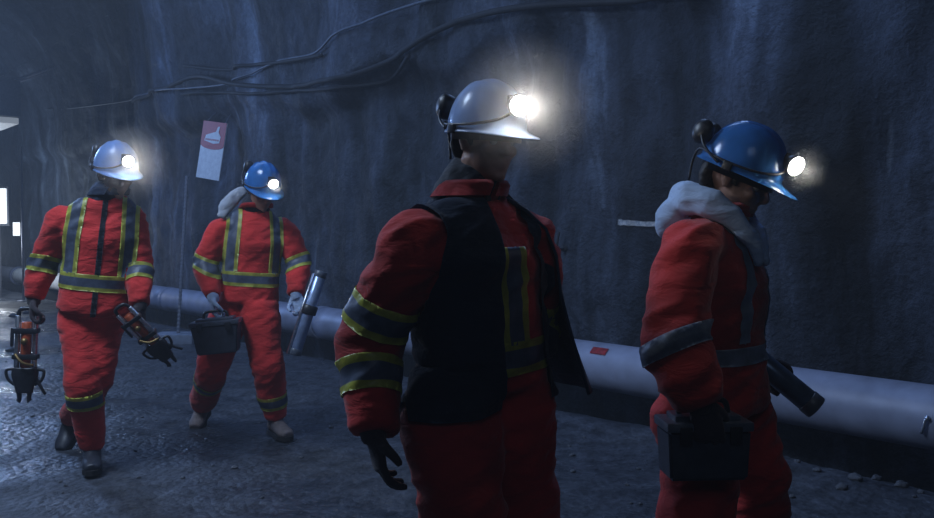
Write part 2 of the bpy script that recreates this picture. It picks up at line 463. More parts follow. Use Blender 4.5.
# sticker on the pipe
def pipe_patch(name, u0, u1, a0, a1, r, mat, label, cat, parent):
    bm = bmesh.new(); g = []
    for i in range(7):
        row = []
        for j in range(7):
            row.append(bm.verts.new(inv @ pipe_pt(u0 + (u1 - u0) * i / 6, a0 + (a1 - a0) * j / 6, r)))
        g.append(row)
    for i in range(6):
        for j in range(6): bm.faces.new((g[i][j], g[i + 1][j], g[i + 1][j + 1], g[i][j + 1]))
    bmesh.ops.solidify(bm, geom=bm.faces[:], thickness=.002)
    o = obj(name, bm, mat, parent); return o
us = u_at(600, -.12)
o = pipe_patch('sticker', us - .075, us + .075, math.radians(38), math.radians(58), .187, M['sticker'], '', '', root)
o['label'] = 'small red sticker'
bm = bmesh.new(); cyl(bm, inv @ pipe_pt(u_at(931, -.18), .15, .175), inv @ pipe_pt(u_at(931, -.18), .15, .2), .014); tube(bm, [inv @ pipe_pt(u_at(930, -.18) + .0, .12, .195), inv @ pipe_pt(u_at(928, -.18), -.1, .197), inv @ pipe_pt(u_at(929, -.18) + .02, -.3, .195)], .008)
o = obj('tie_wire', bm, M['steel'], root); o['label'] = 'pale twisted wire end'

# ------------------------------------------------------------------ cables on the wall
def wall_cable(name, pxs, r, mat, label, extra=.03):
    pts = []
    for px, py in pxs:
        u, s = wall_us(px, py); pts.append(wall_pt(u, s, extra))
    a = [np.array(list(p)) for p in pts]
    pts = [Vector(p) for p in catmull(a, 5)]
    out = []
    for p in pts:
        rel = p - P0; u = rel.dot(UD); s = p.z
        q = wall_pt(u, s, extra) if s < 3.6 else p
        out.append(p if (p - q).dot(-ND) > 0 else p.lerp(q, 1))
    bm = bmesh.new(); loft(bm, [(p, r, r) for p in out], seg=8, sub=2)
    o = obj(name, bm, mat); tag(o, label, 'cable'); return o
wall_cable('cable', [(0, 106), (50, 109), (90, 108), (140, 101), (175, 93), (205, 90), (240, 84), (275, 68), (300, 60), (330, 55), (380, 28), (430, 6), (480, -6), (560, -12)], .015, M['cable2'],
           'thin grey cable rising from the left edge across the rock wall to the top', .05)
wall_cable('cable', [(150, 103), (180, 90), (210, 78), (250, 86), (300, 88), (340, 85), (370, 80), (400, 62), (440, 40), (480, 22), (540, 12), (620, 2), (700, -8)], .03, M['cable'],
           'thick black cable sagging over the rock ledge behind the central worker', .06)
wall_cable('cable', [(196, 96), (225, 93), (260, 95), (300, 92), (350, 92), (385, 82), (420, 58)], .02, M['cable'],
           'short black cable lying just below the thick cable bundle', .05)
wall_cable('cable', [(200, 66), (230, 70), (262, 66), (290, 64), (340, 58)], .022, M['cable'], 'black cable coiled above the hanging red and white sign', .05)

# sign
def board():
    Yc = 0; us_, ss_ = wall_us(213, 150)
    base = wall_pt(us_, ss_, .0)
    Ys = base.y - .35
    c = [W(204, 125, Ys + .12), W(228, 119, Ys - .12), W(219, 178, Ys - .10), W(196, 180, Ys + .14)]
    cen = (c[0] + c[1] + c[2] + c[3]) / 4
    ex = ((c[1] - c[0]) + (c[2] - c[3])).normalized(); ez = ((c[0] - c[3]) + (c[1] - c[2])); ez.normalize(); ex = (ex - ez * ex.dot(ez)).normalized()
    w = ((c[1] - c[0]).length + (c[2] - c[3]).length) / 2; h = ((c[0] - c[3]).length + (c[1] - c[2]).length) / 2
    ey = ez.cross(ex)
    R = Matrix((ex, ey, ez)).transposed()
    root = empty('wall_sign', cen, 'red and white sign board hanging on the rock wall above the thin pole', 'sign')
    root.rotation_euler = R.to_euler()
    bm = bmesh.new(); box(bm, (0, 0, -h * .0), (w, .012, h), bevel=.004); obj('board', bm, M['sign_white'], root, smooth=False)
    bm = bmesh.new()
    pts = [(-w / 2, h / 2), (w / 2, h / 2), (w / 2, h * .10)] + [(w / 2 * math.cos(a), h * .10 - .08 * h * math.sin(a)) for a in [PI * k / 10 for k in range(1, 10)]] + [(-w / 2, h * .10)]
    f = bm.faces.new([bm.verts.new((x, -.008, z)) for x, z in pts]); 
    r = bmesh.ops.extrude_face_region(bm, geom=[f]); [setattr(v, 'co', v.co + Vector((0, -.004, 0))) for v in r['geom'] if isinstance(v, bmesh.types.BMVert)]
    obj('red_panel', bm, M['sign_red'], root, smooth=False)
    bm = bmesh.new()   # pale emblem
    pts = [(-.34, .16), (-.30, .26), (-.08, .30), (.10, .33), (.16, .42), (.24, .43), (.22, .32), (.33, .25), (.30, .14), (.05, .12)]
    f = bm.faces.new([bm.verts.new((x * w, -.013, z * h)) for x, z in pts])
    r = bmesh.ops.extrude_face_region(bm, geom=[f]); [setattr(v, 'co', v.co + Vector((0, -.003, 0))) for v in r['geom'] if isinstance(v, bmesh.types.BMVert)]
    obj('emblem', bm, M['sign_white'], root, smooth=False)
    bm = bmesh.new()
    for i in range(7): box(bm, ((-.27 + i * .085) * w, -.0175, .185 * h), (.05 * w, .002, .03 * h))
    obj('lettering', bm, M['sign_red'], root, smooth=False); bm = bmesh.new()
    for i in range(6): box(bm, ((-.25 + i * .1) * w, -.014, .075 * h), (.05 * w, .002, .02 * h))
    obj('lettering', bm, M['sign_red'], root, smooth=False)
    bm = bmesh.new()
    for sx in (-.4, .4): 
        tube(bm, [(sx * w, 0, h / 2 - .02), (sx * w * .8, .12, h / 2 + .15), (sx * w * .6, .4, h / 2 + .3)], .006)
    obj('hanging_wire', bm, M['rust'], root)
board()

# marker pole on a slab
pb = W(178, 343, 10.35); pb.z = gz(pb.x, pb.y)
root = empty('marker_pole', pb, 'thin threaded steel pole standing upright below the red and white sign', 'pole')
top = W(187, 176, 10.5) - pb
bm = bmesh.new()
keys = []
for i in range(161):
    t = i / 160; keys.append((Vector((0, 0, .08)).lerp(top, t), .017 + (.005 if i % 4 < 2 else 0)))
loft(bm, [(k[0], k[1], k[1]) for k in keys], seg=8, sub=1); obj('rod', bm, M['rust'], root)
bm = bmesh.new(); box(bm, (-.02, 0, .05), (.50, .36, .14), bevel=.03); obj('base_slab', bm, M['concrete'], root, angle=40)

# white painted mark, wall hook, duct, lit window
def wall_mark(name, pxs, hw, mat, label, cat):
    bm = bmesh.new(); g = []
    pl = [np.array([*wall_us(px, py)]) for px, py in pxs]; pl = catmull(pl, 6)
    for i, p in enumerate(pl):
        w = hw * (.7 + .5 * abs(noise.noise(Vector((i * .7, 0, 0)))))
        g.append([bm.verts.new(wall_pt(p[0], p[1] + w * (j / 3 - 1), .008)) for j in range(7)])
    for i in range(len(g) - 1):
        for j in range(6): bm.faces.new((g[i][j], g[i + 1][j], g[i + 1][j + 1], g[i][j + 1]))
    bmesh.ops.solidify(bm, geom=bm.faces[:], thickness=.004)
    o = obj(name, bm, mat); tag(o, label, cat); return o
wall_mark('paint_stroke', [(609, 222), (622, 223), (638, 224), (652, 223), (664, 224)], .028, M['paint'], 'pale paint stroke on the rock wall behind the hooded worker', 'paint mark')
u, s = wall_us(562, 248); p = wall_pt(u, s, 0)
bm = bmesh.new(); tube(bm, [p + ND * .1, p - ND * .08 + Vector((0, 0, -.01)), p - ND * .12 + Vector((.015, 0, .03)), p - ND * .10 + Vector((.02, 0, .14))], .011)
cyl(bm, p + ND * .05, p - ND * .02, .03)
o = obj('wall_hook', bm, M['cable']); tag(o, 'small dark metal hook in the rock beside the central worker', 'hook')
# duct box at the left edge
c = W(-2, 103, 17.0)
root = empty('duct_box', c, 'dark metal duct box hanging high at the left edge with a faintly glowing underside', 'duct box')
Rm = frame(UD).to_4x4()
bm = bmesh.new(); box(bm, (0, 0, .02), (.5, 1.5, .72), M=Rm, bevel=.05); obj('housing', bm, M['duct'], root, angle=40)
bm = bmesh.new(); box(bm, (-.02, 0, -.41), (.46, 1.42, .12), M=Rm, bevel=.02); obj('lit_edge', bm, M['strip'], root, angle=40)  # faint emission gives the underside its lit look
bm = bmesh.new()
for sy in (-.5, .5): cyl(bm, Rm @ Vector((0, sy, .3)), Rm @ Vector((1.4, sy, 1.0)), .03)
obj('hanger', bm, M['rust'], root)
c = W(-4, 206, 17.5); 
root = empty('lit_panel', Vector((c.x, c.y, 0)), 'bright white lit panel cut by the left edge beyond the worker', 'lit panel')
bm = bmesh.new(); box(bm, (0, 0, c.z), (.42, .06, .72), bevel=.01); obj('screen', bm, M['panel'], root, smooth=False)
bm = bmesh.new(); box(bm, (0, .06, c.z), (.5, .08, .82), bevel=.01); cyl(bm, (0, .08, 0), (0, .08, c.z), .04); obj('stand', bm, M['duct'], root, smooth=False)
c = W(16.5, 229, 16.5)
root = empty('switch_post', Vector((c.x, c.y, 0)), 'thin dark post with a small glowing white box near left edge', 'switch post')
bm = bmesh.new(); cyl(bm, (.09, .05, -.05), (.09, .05, 3.0), .022); cyl(bm, (.09, .05, -.02), (.09, .05, .02), .12); obj('post', bm, M['rust'], root)
bm = bmesh.new(); box(bm, (0, 0, c.z), (.11, .07, .26), bevel=.01); obj('white_box', bm, M['panel'], root, angle=40)

# ------------------------------------------------------------------ people
def arm_keys(sh, el, wr, r):
    return [(sh + (sh - el).normalized() * .02, r[0] * .8), (sh, r[0]), (sh.lerp(el, .5), r[1]), (el, r[2]), (el.lerp(wr, .5), r[3]), (wr, r[4])]
def L(keys): return [(k[0], k[1], k[1]) for k in keys]

def hand_shapes(bm, wr, dirv, palm_n, thumb_side, k=1.0, curl=.6, thin=1.0):
    """palm, five unequal bent fingers. dirv along the hand, palm_n out of the palm, thumb_side towards the thumb"""
    y = dirv.normalized(); z = (palm_n - y * palm_n.dot(y)).normalized(); x = thumb_side - y * thumb_side.dot(y) - z * thumb_side.dot(z); x.normalize()
    def P(a, b, c): return wr + (x * a + y * b + z * c) * k
    loft(bm, [(P(0, -.03, 0), .030 * k * thin, .024 * k * thin), (P(0, .01, 0), .032 * k * thin, .022 * k * thin), (P(.002, .05, 0), .042 * k * thin, .018 * k * thin), (P(0, .085, 0), .043 * k * thin, .016 * k * thin), (P(0, .098, .002), .036 * k * thin, .012 * k * thin)], xdir=x, seg=14)
    for i, (xx, ln, yy) in enumerate([(.031, .070, .09), (.0105, .080, .094), (-.0105, .074, .091), (-.031, .058, .084)]):
        c = curl * (1 + .12 * i); l1, l2, l3 = ln * .45, ln * .32, ln * .25
        p = P(xx, yy - .02, 0); q = [p, P(xx, yy, .002)]
        a = c * .6; cur = (xx * 1.03, yy, .002); 
        pts = [P(xx, yy - .02, 0), P(*cur)]
        for l, da in ((l1, 0), (l2, c), (l3, c * .8)):
            a += da; cur = (cur[0], cur[1] + l * math.cos(a), cur[2] + l * math.sin(a)); pts.append(P(*cur))
        rr = [q_ * thin for q_ in (.0105, .0105, .0098, .0088, .0072)]
        loft(bm, [(pp, r_ * k, r_ * k) for pp, r_ in zip(pts, rr)], seg=10, sub=3)
    tp = [P(.022, .012, .004), P(.046, .040, .012), P(.056, .066, .022 + .012 * curl), P(.052 - .01 * curl, .088, .03 + .02 * curl)]
    loft(bm, [(pp, r_ * k, r_ * k) for pp, r_ in zip(tp, [.015 * thin, .0135 * thin, .0115 * thin, .009 * thin])], seg=10, sub=3)

def head_shapes(bm, H):
    blob(bm, (0, -.012, .035), (.077, .097, .088), H, 24)
    blob(bm, (0, .018, -.03), (.063, .072, .085), H, 20)
    blob(bm, (0, .030, -.082), (.044, .052, .032), H, 16)       # jaw and chin
    blob(bm, (0, .070, -.098), (.020, .018, .016), H, 12)
    blob(bm, (0, .066, .030), (.056, .026, .020), H, 16)        # brow
    for s in (-1, 1):
        blob(bm, (s * .040, .062, -.022), (.024, .022, .020), H, 12)   # cheekbone
        loft(bm, [(Vector((s * .073, -.012, -.028)), .008, .010), (Vector((s * .080, -.016, 0)), .007, .018), (Vector((s * .083, -.020, .022)), .006, .014)], xdir=Vector((1, 0, 0)), seg=10, M=H)
    loft(bm, [(Vector((0, .082, .022)), .009, .008), (Vector((0, .096, 0)), .010, .010), (Vector((0, .108, -.022)), .015, .012), (Vector((0, .094, -.034)), .017, .008)], xdir=Vector((1, 0, 0)), seg=12, M=H)
    loft(bm, [(Vector((-.026, .078, -.060)), .004, .004), (Vector((0, .090, -.057)), .007, .005), (Vector((.026, .078, -.060)), .004, .004)], seg=8, M=H)
    loft(bm, [(Vector((-.022, .078, -.068)), .004, .004), (Vector((0, .088, -.069)), .007, .006), (Vector((.022, .078, -.068)), .004, .004)], seg=8, M=H)

def hard_hat(H, mat, root, lamp_w=3.0, spot=12, halo=None, turn=0):
    """shell with ridges and peak, headlamp, cable and earmuffs stowed at the back"""
    seg, n = 64, 18
    bm = bmesh.new(); rings = []
    top = .150
    for i in range(n + 1):
        t = i / n; a = t * PI / 2 * .97; ring = []
        for k in range(seg):
            ph = 2 * PI * k / seg; sx, sy = math.sin(ph), math.cos(ph)   # ph 0 = front
            rr = math.sin(a) ** .86; zz = top * math.cos(a) ** .95
            x = .112 * rr * sx; y = .134 * rr * sy - .005
            ridge = 0
            for xr, w in ((0, .016), (-.040, .009), (.040, .009)):
                if abs(y) < .11: ridge += (.007 if xr == 0 else .0045) * math.exp(-((x - xr) / w) ** 2) * max(0, math.cos(t * PI / 2)) ** .5
            ring.append((x, y, zz + ridge))
        rings.append(ring)
    for (out, dz) in ((.004, -.006), (.012, -.010), (.022, -.014), (.024, -.018)):
        ring = []
        for k in range(seg):
            ph = 2 * PI * k / seg; sx, sy = math.sin(ph), math.cos(ph)
            f = max(0, sy) ** 2.2 * 2.3 + .45
            o_ = out * f; x = (.112 + o_ * .8) * sx; y = (.134 + o_) * sy - .005
            ring.append((x, y, rings[n][0][2] + dz - max(0, sy) ** 3 * out * .45))
        rings.append(ring)
    vr = [[bm.verts.new(p) for p in r] for r in rings[1:]]
    tp = bm.verts.new((0, -.005, top + .007))
    for k in range(seg): bm.faces.new((tp, vr[0][k], vr[0][(k + 1) % seg]))
    for i in range(len(vr) - 1):
        for k in range(seg): bm.faces.new((vr[i][k], vr[i + 1][k], vr[i + 1][(k + 1) % seg], vr[i][(k + 1) % seg]))
    bmesh.ops.solidify(bm, geom=bm.faces[:], thickness=.004)
    T = H @ Matrix.Translation((0, 0, .035))
    bmesh.ops.transform(bm, matrix=T, verts=bm.verts[:])
    hat = obj('hard_hat', bm, mat, root)
    bm = bmesh.new()    # sweat band inside
    for r_, z0, z1 in ((1, .0, .03),):
        g = []
        for k in range(40):
            ph = 2 * PI * k / 40; g.append([bm.verts.new(T @ Vector((.098 * math.sin(ph), .118 * math.cos(ph) - .005, z))) for z in (-.03, .004)])
        for k in range(40): bm.faces.new((g[k][0], g[(k + 1) % 40][0], g[(k + 1) % 40][1], g[k][1]))
    bmesh.ops.solidify(bm, geom=bm.faces[:], thickness=.004); obj('headband', bm, M['plastic'], hat)
    # lamp
    bm = bmesh.new(); c = Vector((0, .112, .078)); d = Vector((turn, 1, -.10)).normalized()
    box(bm, c + Vector((0, .002, 0)), (.040, .016, .052), M=T, bevel=.003)
    cyl(bm, c, c + d * .034, .022, .030, M=T, seg=28); cyl(bm, c + d * .034, c + d * .046, .033, .033, M=T, seg=28, bevel=.002)
    lamp = obj('headlamp', bm, M['plastic'], hat, angle=40)
    bm = bmesh.new(); cyl(bm, c + d * .040, c + d * .048, .029, .029, M=T, seg=28); blob(bm, c + d * .047, (.028, .014, .028), T, 20)
    o = obj('lamp_lens', bm, M['lens'], hat)
    bm = bmesh.new()    # cable over the crown
    tube(bm, [Vector((.022, .128, .050)), Vector((.062, .116, .030)), Vector((.105, .068, .016)), Vector((.1215, .0, .012)), Vector((.108, -.075, .014)), Vector((.06, -.134, .020)), Vector((.035, -.150, -.02)), Vector((.035, -.135, -.09))], .0042, M=T)
    obj('lamp_cable', bm, M['plastic'], hat)
    for s in (-1, 1):
        bm = bmesh.new(); cc = Vector((s * .050, -.150, .070)); dd = Vector((s * .9, -.25, .1)).normalized()
        loft(bm, [(cc - dd * .020, .026, .034), (cc, .034, .040), (cc + dd * .018, .031, .037), (cc + dd * .030, .016, .022)], xdir=Vector((.2, 1, 0)), seg=24, M=T)
        tube(bm, [cc + dd * .02, Vector((s * .100, -.115, .03)), Vector((s * .122, -.05, .0))], .004, M=T)
        box(bm, (s * .120, -.02, 0), (.012, .03, .028), M=T, bevel=.003)
        e = obj('earmuff', bm, M['plastic'], hat)
    # lamp light: point to light the added halo, spot for the beam
    wp = T @ (c + d * .068)
    if halo: HALOS.append((root.location + wp, halo, root['label'])); fw = (T.to_3x3() @ d).normalized()
    ld = bpy.data.lights.new('headlamp_glow', 'POINT'); ld.energy = lamp_w; ld.shadow_soft_size = .012; ld.color = (1, .95, .86)
    lo = bpy.data.objects.new('headlamp_glow', ld); COL.objects.link(lo); lo.location = wp; lo.parent = root
    sd = bpy.data.lights.new('headlamp_beam', 'SPOT'); sd.energy = spot; sd.spot_size = math.radians(50); sd.spot_blend = 1; sd.shadow_soft_size = .02; sd.color = (1, .95, .86)
    so = bpy.data.objects.new('headlamp_beam', sd); COL.objects.link(so); so.location = wp; so.rotation_euler = fw.to_track_quat('-Z', 'Y').to_euler(); so.parent = root
    return hat

HALOS = []
def halo_mat(R_, dens):  # scatter volume added round each headlamp to stand for lens glow
    m = bpy.data.materials.new('lamp_halo'); m.use_nodes = True; nt = m.node_tree; nt.nodes.clear()
    out = nt.nodes.new('ShaderNodeOutputMaterial'); v = nt.nodes.new('ShaderNodeVolumeScatter')
    tc = nt.nodes.new('ShaderNodeTexCoord'); ln = N(nt, 'ShaderNodeVectorMath', operation='LENGTH'); nt.links.new(tc.outputs['Object'], ln.inputs[0])
    mr = nt.nodes.new('ShaderNodeMapRange'); mr.inputs['From Min'].default_value = 0; mr.inputs['From Max'].default_value = R_; mr.inputs['To Min'].default_value = 1; mr.inputs['To Max'].default_value = 0
    nt.links.new(ln.outputs['Value'], mr.inputs['Value'])
    pw = N(nt, 'ShaderNodeMath', operation='POWER'); pw.inputs[1].default_value = 1.1; nt.links.new(mr.outputs[0], pw.inputs[0])
    ml = N(nt, 'ShaderNodeMath', operation='MULTIPLY'); ml.inputs[1].default_value = dens; nt.links.new(pw.outputs[0], ml.inputs[0])
    nt.links.new(ml.outputs[0], v.inputs['Density']); nt.links.new(v.outputs[0], out.inputs['Volume']); v.inputs['Color'].default_value = (.95, .96, 1, 1)
    return m
def boot(root, an, toe, mat, k=1.0, shaft=Vector((0, 0, 1))):
    """an ankle joint, toe point (both world); sole sits under them"""
    f = toe - an; 
    y = f.normalized(); 
    R = frame(y, Vector((0, 0, 1))) ; Mt = xf(an, R)
    ln = f.length
    bm = bmesh.new()
    up = R.inverted() @ shaft
    # sections along the foot, local: y forward, z up
    ang = math.atan2(-f.z, math.hypot(f.x, f.y))
    loft(bm, [(Vector((0, -.075, -.045)), .026 * k, .030 * k), (Vector((0, -.05, -.04)), .042 * k, .050 * k), (Vector((0, .02, -.03)), .046 * k, .058 * k), (Vector((0, .09, -.048)), .050 * k, .042 * k), (Vector((0, .15, -.058)), .052 * k, .034 * k), (Vector((0, .195, -.064)), .036 * k, .024 * k)], xdir=Vector((1, 0, 0)), seg=18, M=Mt)
    sh = up * .20
    loft(bm, [(Vector((0, -.01, -.05)), .05 * k, .055 * k), (Vector((0, -.012, .02)) , .050 * k, .055 * k), (Vector((0, -.01, 0)) + sh * .5, .058 * k, .062 * k), (Vector((0, -.01, 0)) + sh, .062 * k, .066 * k)], xdir=Vector((1, 0, 0)), seg=18, M=Mt)
    me = fuse(bm, .008, 3)
    b = link_mesh('boot', me, mat, root)
    bm = bmesh.new(); g = []
    pts = [(-.03, -.085), (-.043, -.04), (-.036, .03), (-.050, .10), (-.048, .16), (-.03, .20), (0, .212), (.03, .20), (.048, .16), (.050, .10), (.036, .03), (.043, -.04), (.03, -.085), (0, -.095)]
    fc = bm.faces.new([bm.verts.new(Mt @ Vector((x * k * 1.05, yy * k, -.100))) for x, yy in pts])
    r = bmesh.ops.extrude_face_region(bm, geom=[fc]); dz = R @ Vector((0, 0, .028))
    for v in r['geom']:
        if isinstance(v, bmesh.types.BMVert): v.co += dz
    obj('sole', bm, M['sole'], b, angle=40)

def seg_t(p, a, b):
    d = b - a; t = (p - a).dot(d) / d.length_squared; tc = min(1, max(0, t)); return t * d.length, (p - (a + d * tc)).length, t

def person(sp):
    Y0 = sp['Y']
    J = {k: W(v[0], v[1], Y0 + v[2]) for k, v in sp['J'].items()}
    gx = (J['anL'] + J['anR']) / 2
    rp = Vector((gx.x, gx.y, 0))
    J = {k: v - rp for k, v in J.items()}
    root = empty('person', rp, sp['label'], 'person')
    if sp.get('group'): root['group'] = sp['group']
    vx = sp['voxel']
    a_, p_ = math.radians(sp['yaw']), math.radians(sp['pitch'])
    fwd = Vector((math.cos(a_) * math.cos(p_), -math.sin(a_) * math.cos(p_), -math.sin(p_)))
    hs = sp.get('hs', 1.0)
    H = xf(J['head'], frame(fwd)) @ Matrix.Diagonal((hs, hs, hs, 1))
    side = (J['shR'] - J['shL']); side.z = 0; side.normalize()
    front = side.cross(Vector((0, 0, 1)))
    if front.y > 0 and sp.get('front', -1) < 0: front = -front
    wd = sp.get('wide', 1.0)
    nk, pv = J['neck'], J['pelvis']; ax = nk - pv
    shm = (J['shL'] + J['shR']) / 2
    # ---- body
    bm = bmesh.new()
    head_shapes(bm, H)
    hb = H @ Vector((0, -.02, -.05))
    loft(bm, L([(hb, .058), (hb.lerp(nk, .6), .056), (nk, .065), (nk.lerp(pv, .1), .07)]), seg=16)
    loft(bm, [(nk, .06, .06), (nk.lerp(pv, .12), .13, .08), (nk.lerp(pv, .35), .15 * wd, .10), (nk.lerp(pv, .7), .125 * wd, .09), (pv, .15 * wd, .10)], xdir=side, seg=18)
    for s in 'LR':
        sh, el, wr, hi, kn, an = (J[k + s] for k in ('sh', 'el', 'wr', 'hip', 'kn', 'an'))
        loft(bm, L(arm_keys(sh, el, wr, (.05, .045, .038, .036, .026))), seg=12)
        loft(bm, L([(hi + Vector((0, 0, .04)), .08), (hi.lerp(kn, .5), .07), (kn, .052), (kn.lerp(an, .4), .050), (an, .035)]), seg=12)
        h = sp['hands'][s]
        hand_shapes(bm, wr, Vector(h['dir']), Vector(h['palm']), Vector(h['thumb']), k=(1.08 if h.get('glove') else 1.0), thin=(.8 if h.get('glove') else 1.0), curl=h.get('curl', .6))
    me = fuse(bm, sp.get('bvox', .006), 2)
    He = H.inverted()
    def soc(c, n):
        q = He @ c; e = 0
        for s in (-1, 1):
            dd = (q - Vector((s * .031, .082, .006))).length
            e -= .010 * math.exp(-(dd / .014) ** 2)
        return e
    displace(me, soc)
    body = link_mesh('body', me, M['skin'], root)
    for s in (-1, 1):
        bm = bmesh.new(); blob(bm, (s * .031, .070, .005), (.0125, .0125, .0125), H, 14); obj('eye', bm, M['eye'], root)
    if sp.get('hair', True):
        bm = bmesh.new()
        loft(bm, [(Vector((0, -.085, .03)), .070, .030), (Vector((0, -.090, -.01)), .070, .030), (Vector((0, -.078, -.05)), .058, .024), (Vector((0, -.066, -.075)), .045, .014)], xdir=Vector((1, 0, 0)), seg=18, M=H)
        for s in (-1, 1): loft(bm, [(Vector((s * .068, .0, .045)), .012, .03), (Vector((s * .070, .008, .01)), .009, .018), (Vector((s * .068, .012, -.015)), .005, .008)], xdir=Vector((1, 0, 0)), seg=10, M=H)
        me = fuse(bm, .006, 2); displace(me, lambda c, n: .004 * noise.noise(c * 90)); link_mesh('hair', me, M['hair'], root)
    # ---- suit
    def torso(bm, lo=0.0, g=0.0):
        keys = [(nk + Vector((0, 0, .035)), .075, .072), (nk, .088, .080), (nk.lerp(pv, .07), .135 * wd, .105), (shm.lerp(pv, .10), .185 * wd, .135), (nk.lerp(pv, .38), .190 * wd, .150), (nk.lerp(pv, .65), .178 * wd, .142), (nk.lerp(pv, .9), .185 * wd, .148), (pv + ax * -lo, .19 * wd + g, .150 + g)]
        loft(bm, keys, xdir=side, seg=28, sq=2.3)
    def sleeve(bm, s):
        sh, el, wr = (J[k + s] for k in ('sh', 'el', 'wr')); k = sp.get('sleeve', 1.0)
        inn = shm.lerp(sh, .5) - Vector((0, 0, .012))
        loft(bm, L([(inn, .080), (sh.lerp(inn, .3), .074 * k), (sh.lerp(el, .05), .074 * k), (sh.lerp(el, .3), .078 * k), (sh.lerp(el, .6), .077 * k), (el, .073 * k), (el.lerp(wr, .5), .068 * k), (el.lerp(wr, .9), .056 * k), (wr, .050 * k)]), seg=20)
    def leg(bm, s):
        hi, kn, an = (J[k + s] for k in ('hip', 'kn', 'an')); k = sp.get('leg', 1.0)
        loft(bm, L([(hi + Vector((0, 0, .10)), .105), (hi, .128 * k), (hi.lerp(kn, .4), .112 * k), (kn, .094 * k), (kn.lerp(an, .35), .090 * k), (kn.lerp(an, .75), .084 * k), (kn.lerp(an, .92), .074 * k), (kn.lerp(an, .97), .066)]), seg=22)
    bones = {'tor': (pv, nk)}
    for s in 'LR':
        bones['ua' + s] = (J['sh' + s], J['el' + s]); bones['fa' + s] = (J['el' + s], J['wr' + s])
        bones['th' + s] = (J['hip' + s], J['kn' + s]); bones['sn' + s] = (J['kn' + s], J['an' + s])
    rad = {'tor': .19, 'ua': .095, 'fa': .075, 'th': .125, 'sn': .09}
    def which(c):
        best = None
        for k, (a, b) in bones.items():
            dist = seg_t(c, a, b)[1] / rad[k[:3] if k == 'tor' else k[:2]]
            if best is None or dist < best[0]: best = (dist, k)
        return best[1]
    joints = [J[k + s] for k in ('el', 'kn', 'hip', 'sh') for s in 'LR'] 
    sd = sp['seed'] * 13.7
    am = sp.get('fold', .72)
    def folds(c, n):
        near = max(math.exp(-((c - j).length / .16) ** 2) for j in joints)
        q = Vector((c.x * 5 + sd, c.y * 5, c.z * 9 + c.x * 3))
        w = noise.noise(q) ; rd = 1 - abs(noise.noise(Vector((c.x * 7 + sd, c.y * 7 + 3, c.z * 15 - c.x * 6)))) * 2.2
        q2 = noise.noise(Vector((c.x * 3.2 + sd, c.y * 3.2, c.z * 4)))
        return am * (.010 * w + .020 * q2 + (.006 + .016 * near) * rd * .8)
    def finish(bm, name, mat):
        me = fuse(bm, vx, 4); displace(me, folds); return me, link_mesh(name, me, mat, root)
    parts = {}
    if sp['suit'] == 'two':
        bm = bmesh.new()
        loft(bm, [(pv + ax * .18, .15 * wd, .12), (pv, .165 * wd, .135), (pv - ax * .12, .160 * wd, .13)], xdir=side, seg=24); leg(bm, 'L'); leg(bm, 'R')
        parts['low'] = finish(bm, 'trousers', M[sp['mat']])
        bm = bmesh.new(); torso(bm, .10, .012); sleeve(bm, 'L'); sleeve(bm, 'R'); parts['up'] = finish(bm, 'jacket', M[sp['mat']])
    else:
        bm = bmesh.new(); torso(bm, .02); sleeve(bm, 'L'); sleeve(bm, 'R'); leg(bm, 'L'); leg(bm, 'R')
        parts['up'] = parts['low'] = finish(bm, 'coverall', M[sp['mat']])
    # ---- tape
    wh = {}
    def mk(me):
        key = me.name
        if key not in wh: wh[key] = {}
        return wh[key]
    def band(bone, t0, tilt=0):
        a, b = bones[bone]
        def fn(c, n):
            t, dist, tt = seg_t(c, a, b)
            if dist > rad[bone[:3] if bone == 'tor' else bone[:2]] * 1.9 or abs(tt - t0) > .4: return 9
            if which(c) != bone and not (bone != 'tor' and which(c)[-1] == bone[-1] and which(c)[:2] != 'to'): return 9
            return abs(tt - t0) * (b - a).length
        return fn
    def strap(lat, lo, hi, front_only=False):
        def fn(c, n):
            w_ = which(c)
            if not (w_ == 'tor' or w_[:2] == 'ua'): return 9
            t, dist, tt = seg_t(c, pv, nk)
            if tt < lo or tt > hi: return 9
            x = (c - pv - ax * tt).dot(side)
            return abs(x - lat * (1 - .25 * max(0, tt - .6)))
        return fn
    hw = sp.get('hw', .046); tm = M[sp['tape']]
    for kind, args in sp['bands']:
        fn = {'band': band, 'strap': strap}[kind](*args)
        isleg = kind == 'band' and args[0][:2] in ('th', 'sn')
        me, o = parts['low' if isleg else 'up']
        clip_patch('reflective_tape', me, fn, hw, .004, tm, o)
    if sp.get('zip'):
        def zf(c, n):
            t, dist, tt = seg_t(c, pv, nk)
            if n.dot(front) < .1 or which(c) != 'tor' : return 9
            return abs((c - pv - ax * tt).dot(side) - sp['zip'])
        me, o = parts['up']; clip_patch('zip_fastener', me, zf, .014, .003, M['black'], o)
    # collar
    if sp.get('collar', True):
        bm = bmesh.new(); g = []
        t = (hb - nk).normalized(); R = frame(front, t)
        for k in range(37):
            an_ = PI * .03 + (2 * PI - .06 * PI) * k / 36
            x, y = math.sin(an_), math.cos(an_)
            g.append([bm.verts.new(nk + side * (x * r_) + front * (y * r_ * 1.0 + f_) + t * z_) for r_, z_, f_ in ((.100, -.02, 0), (.094, .025, .004), (.092, .060, .010), (.104, .045, .012), (.112, .01, .006))])
        for k in range(36):
            for j in range(4): bm.faces.new((g[k][j], g[k + 1][j], g[k + 1][j + 1], g[k][j + 1]))
        bmesh.ops.solidify(bm, geom=bm.faces[:], thickness=.006)
        obj('collar', bm, M[sp.get('collar_mat', sp['mat'])], parts['up'][1])
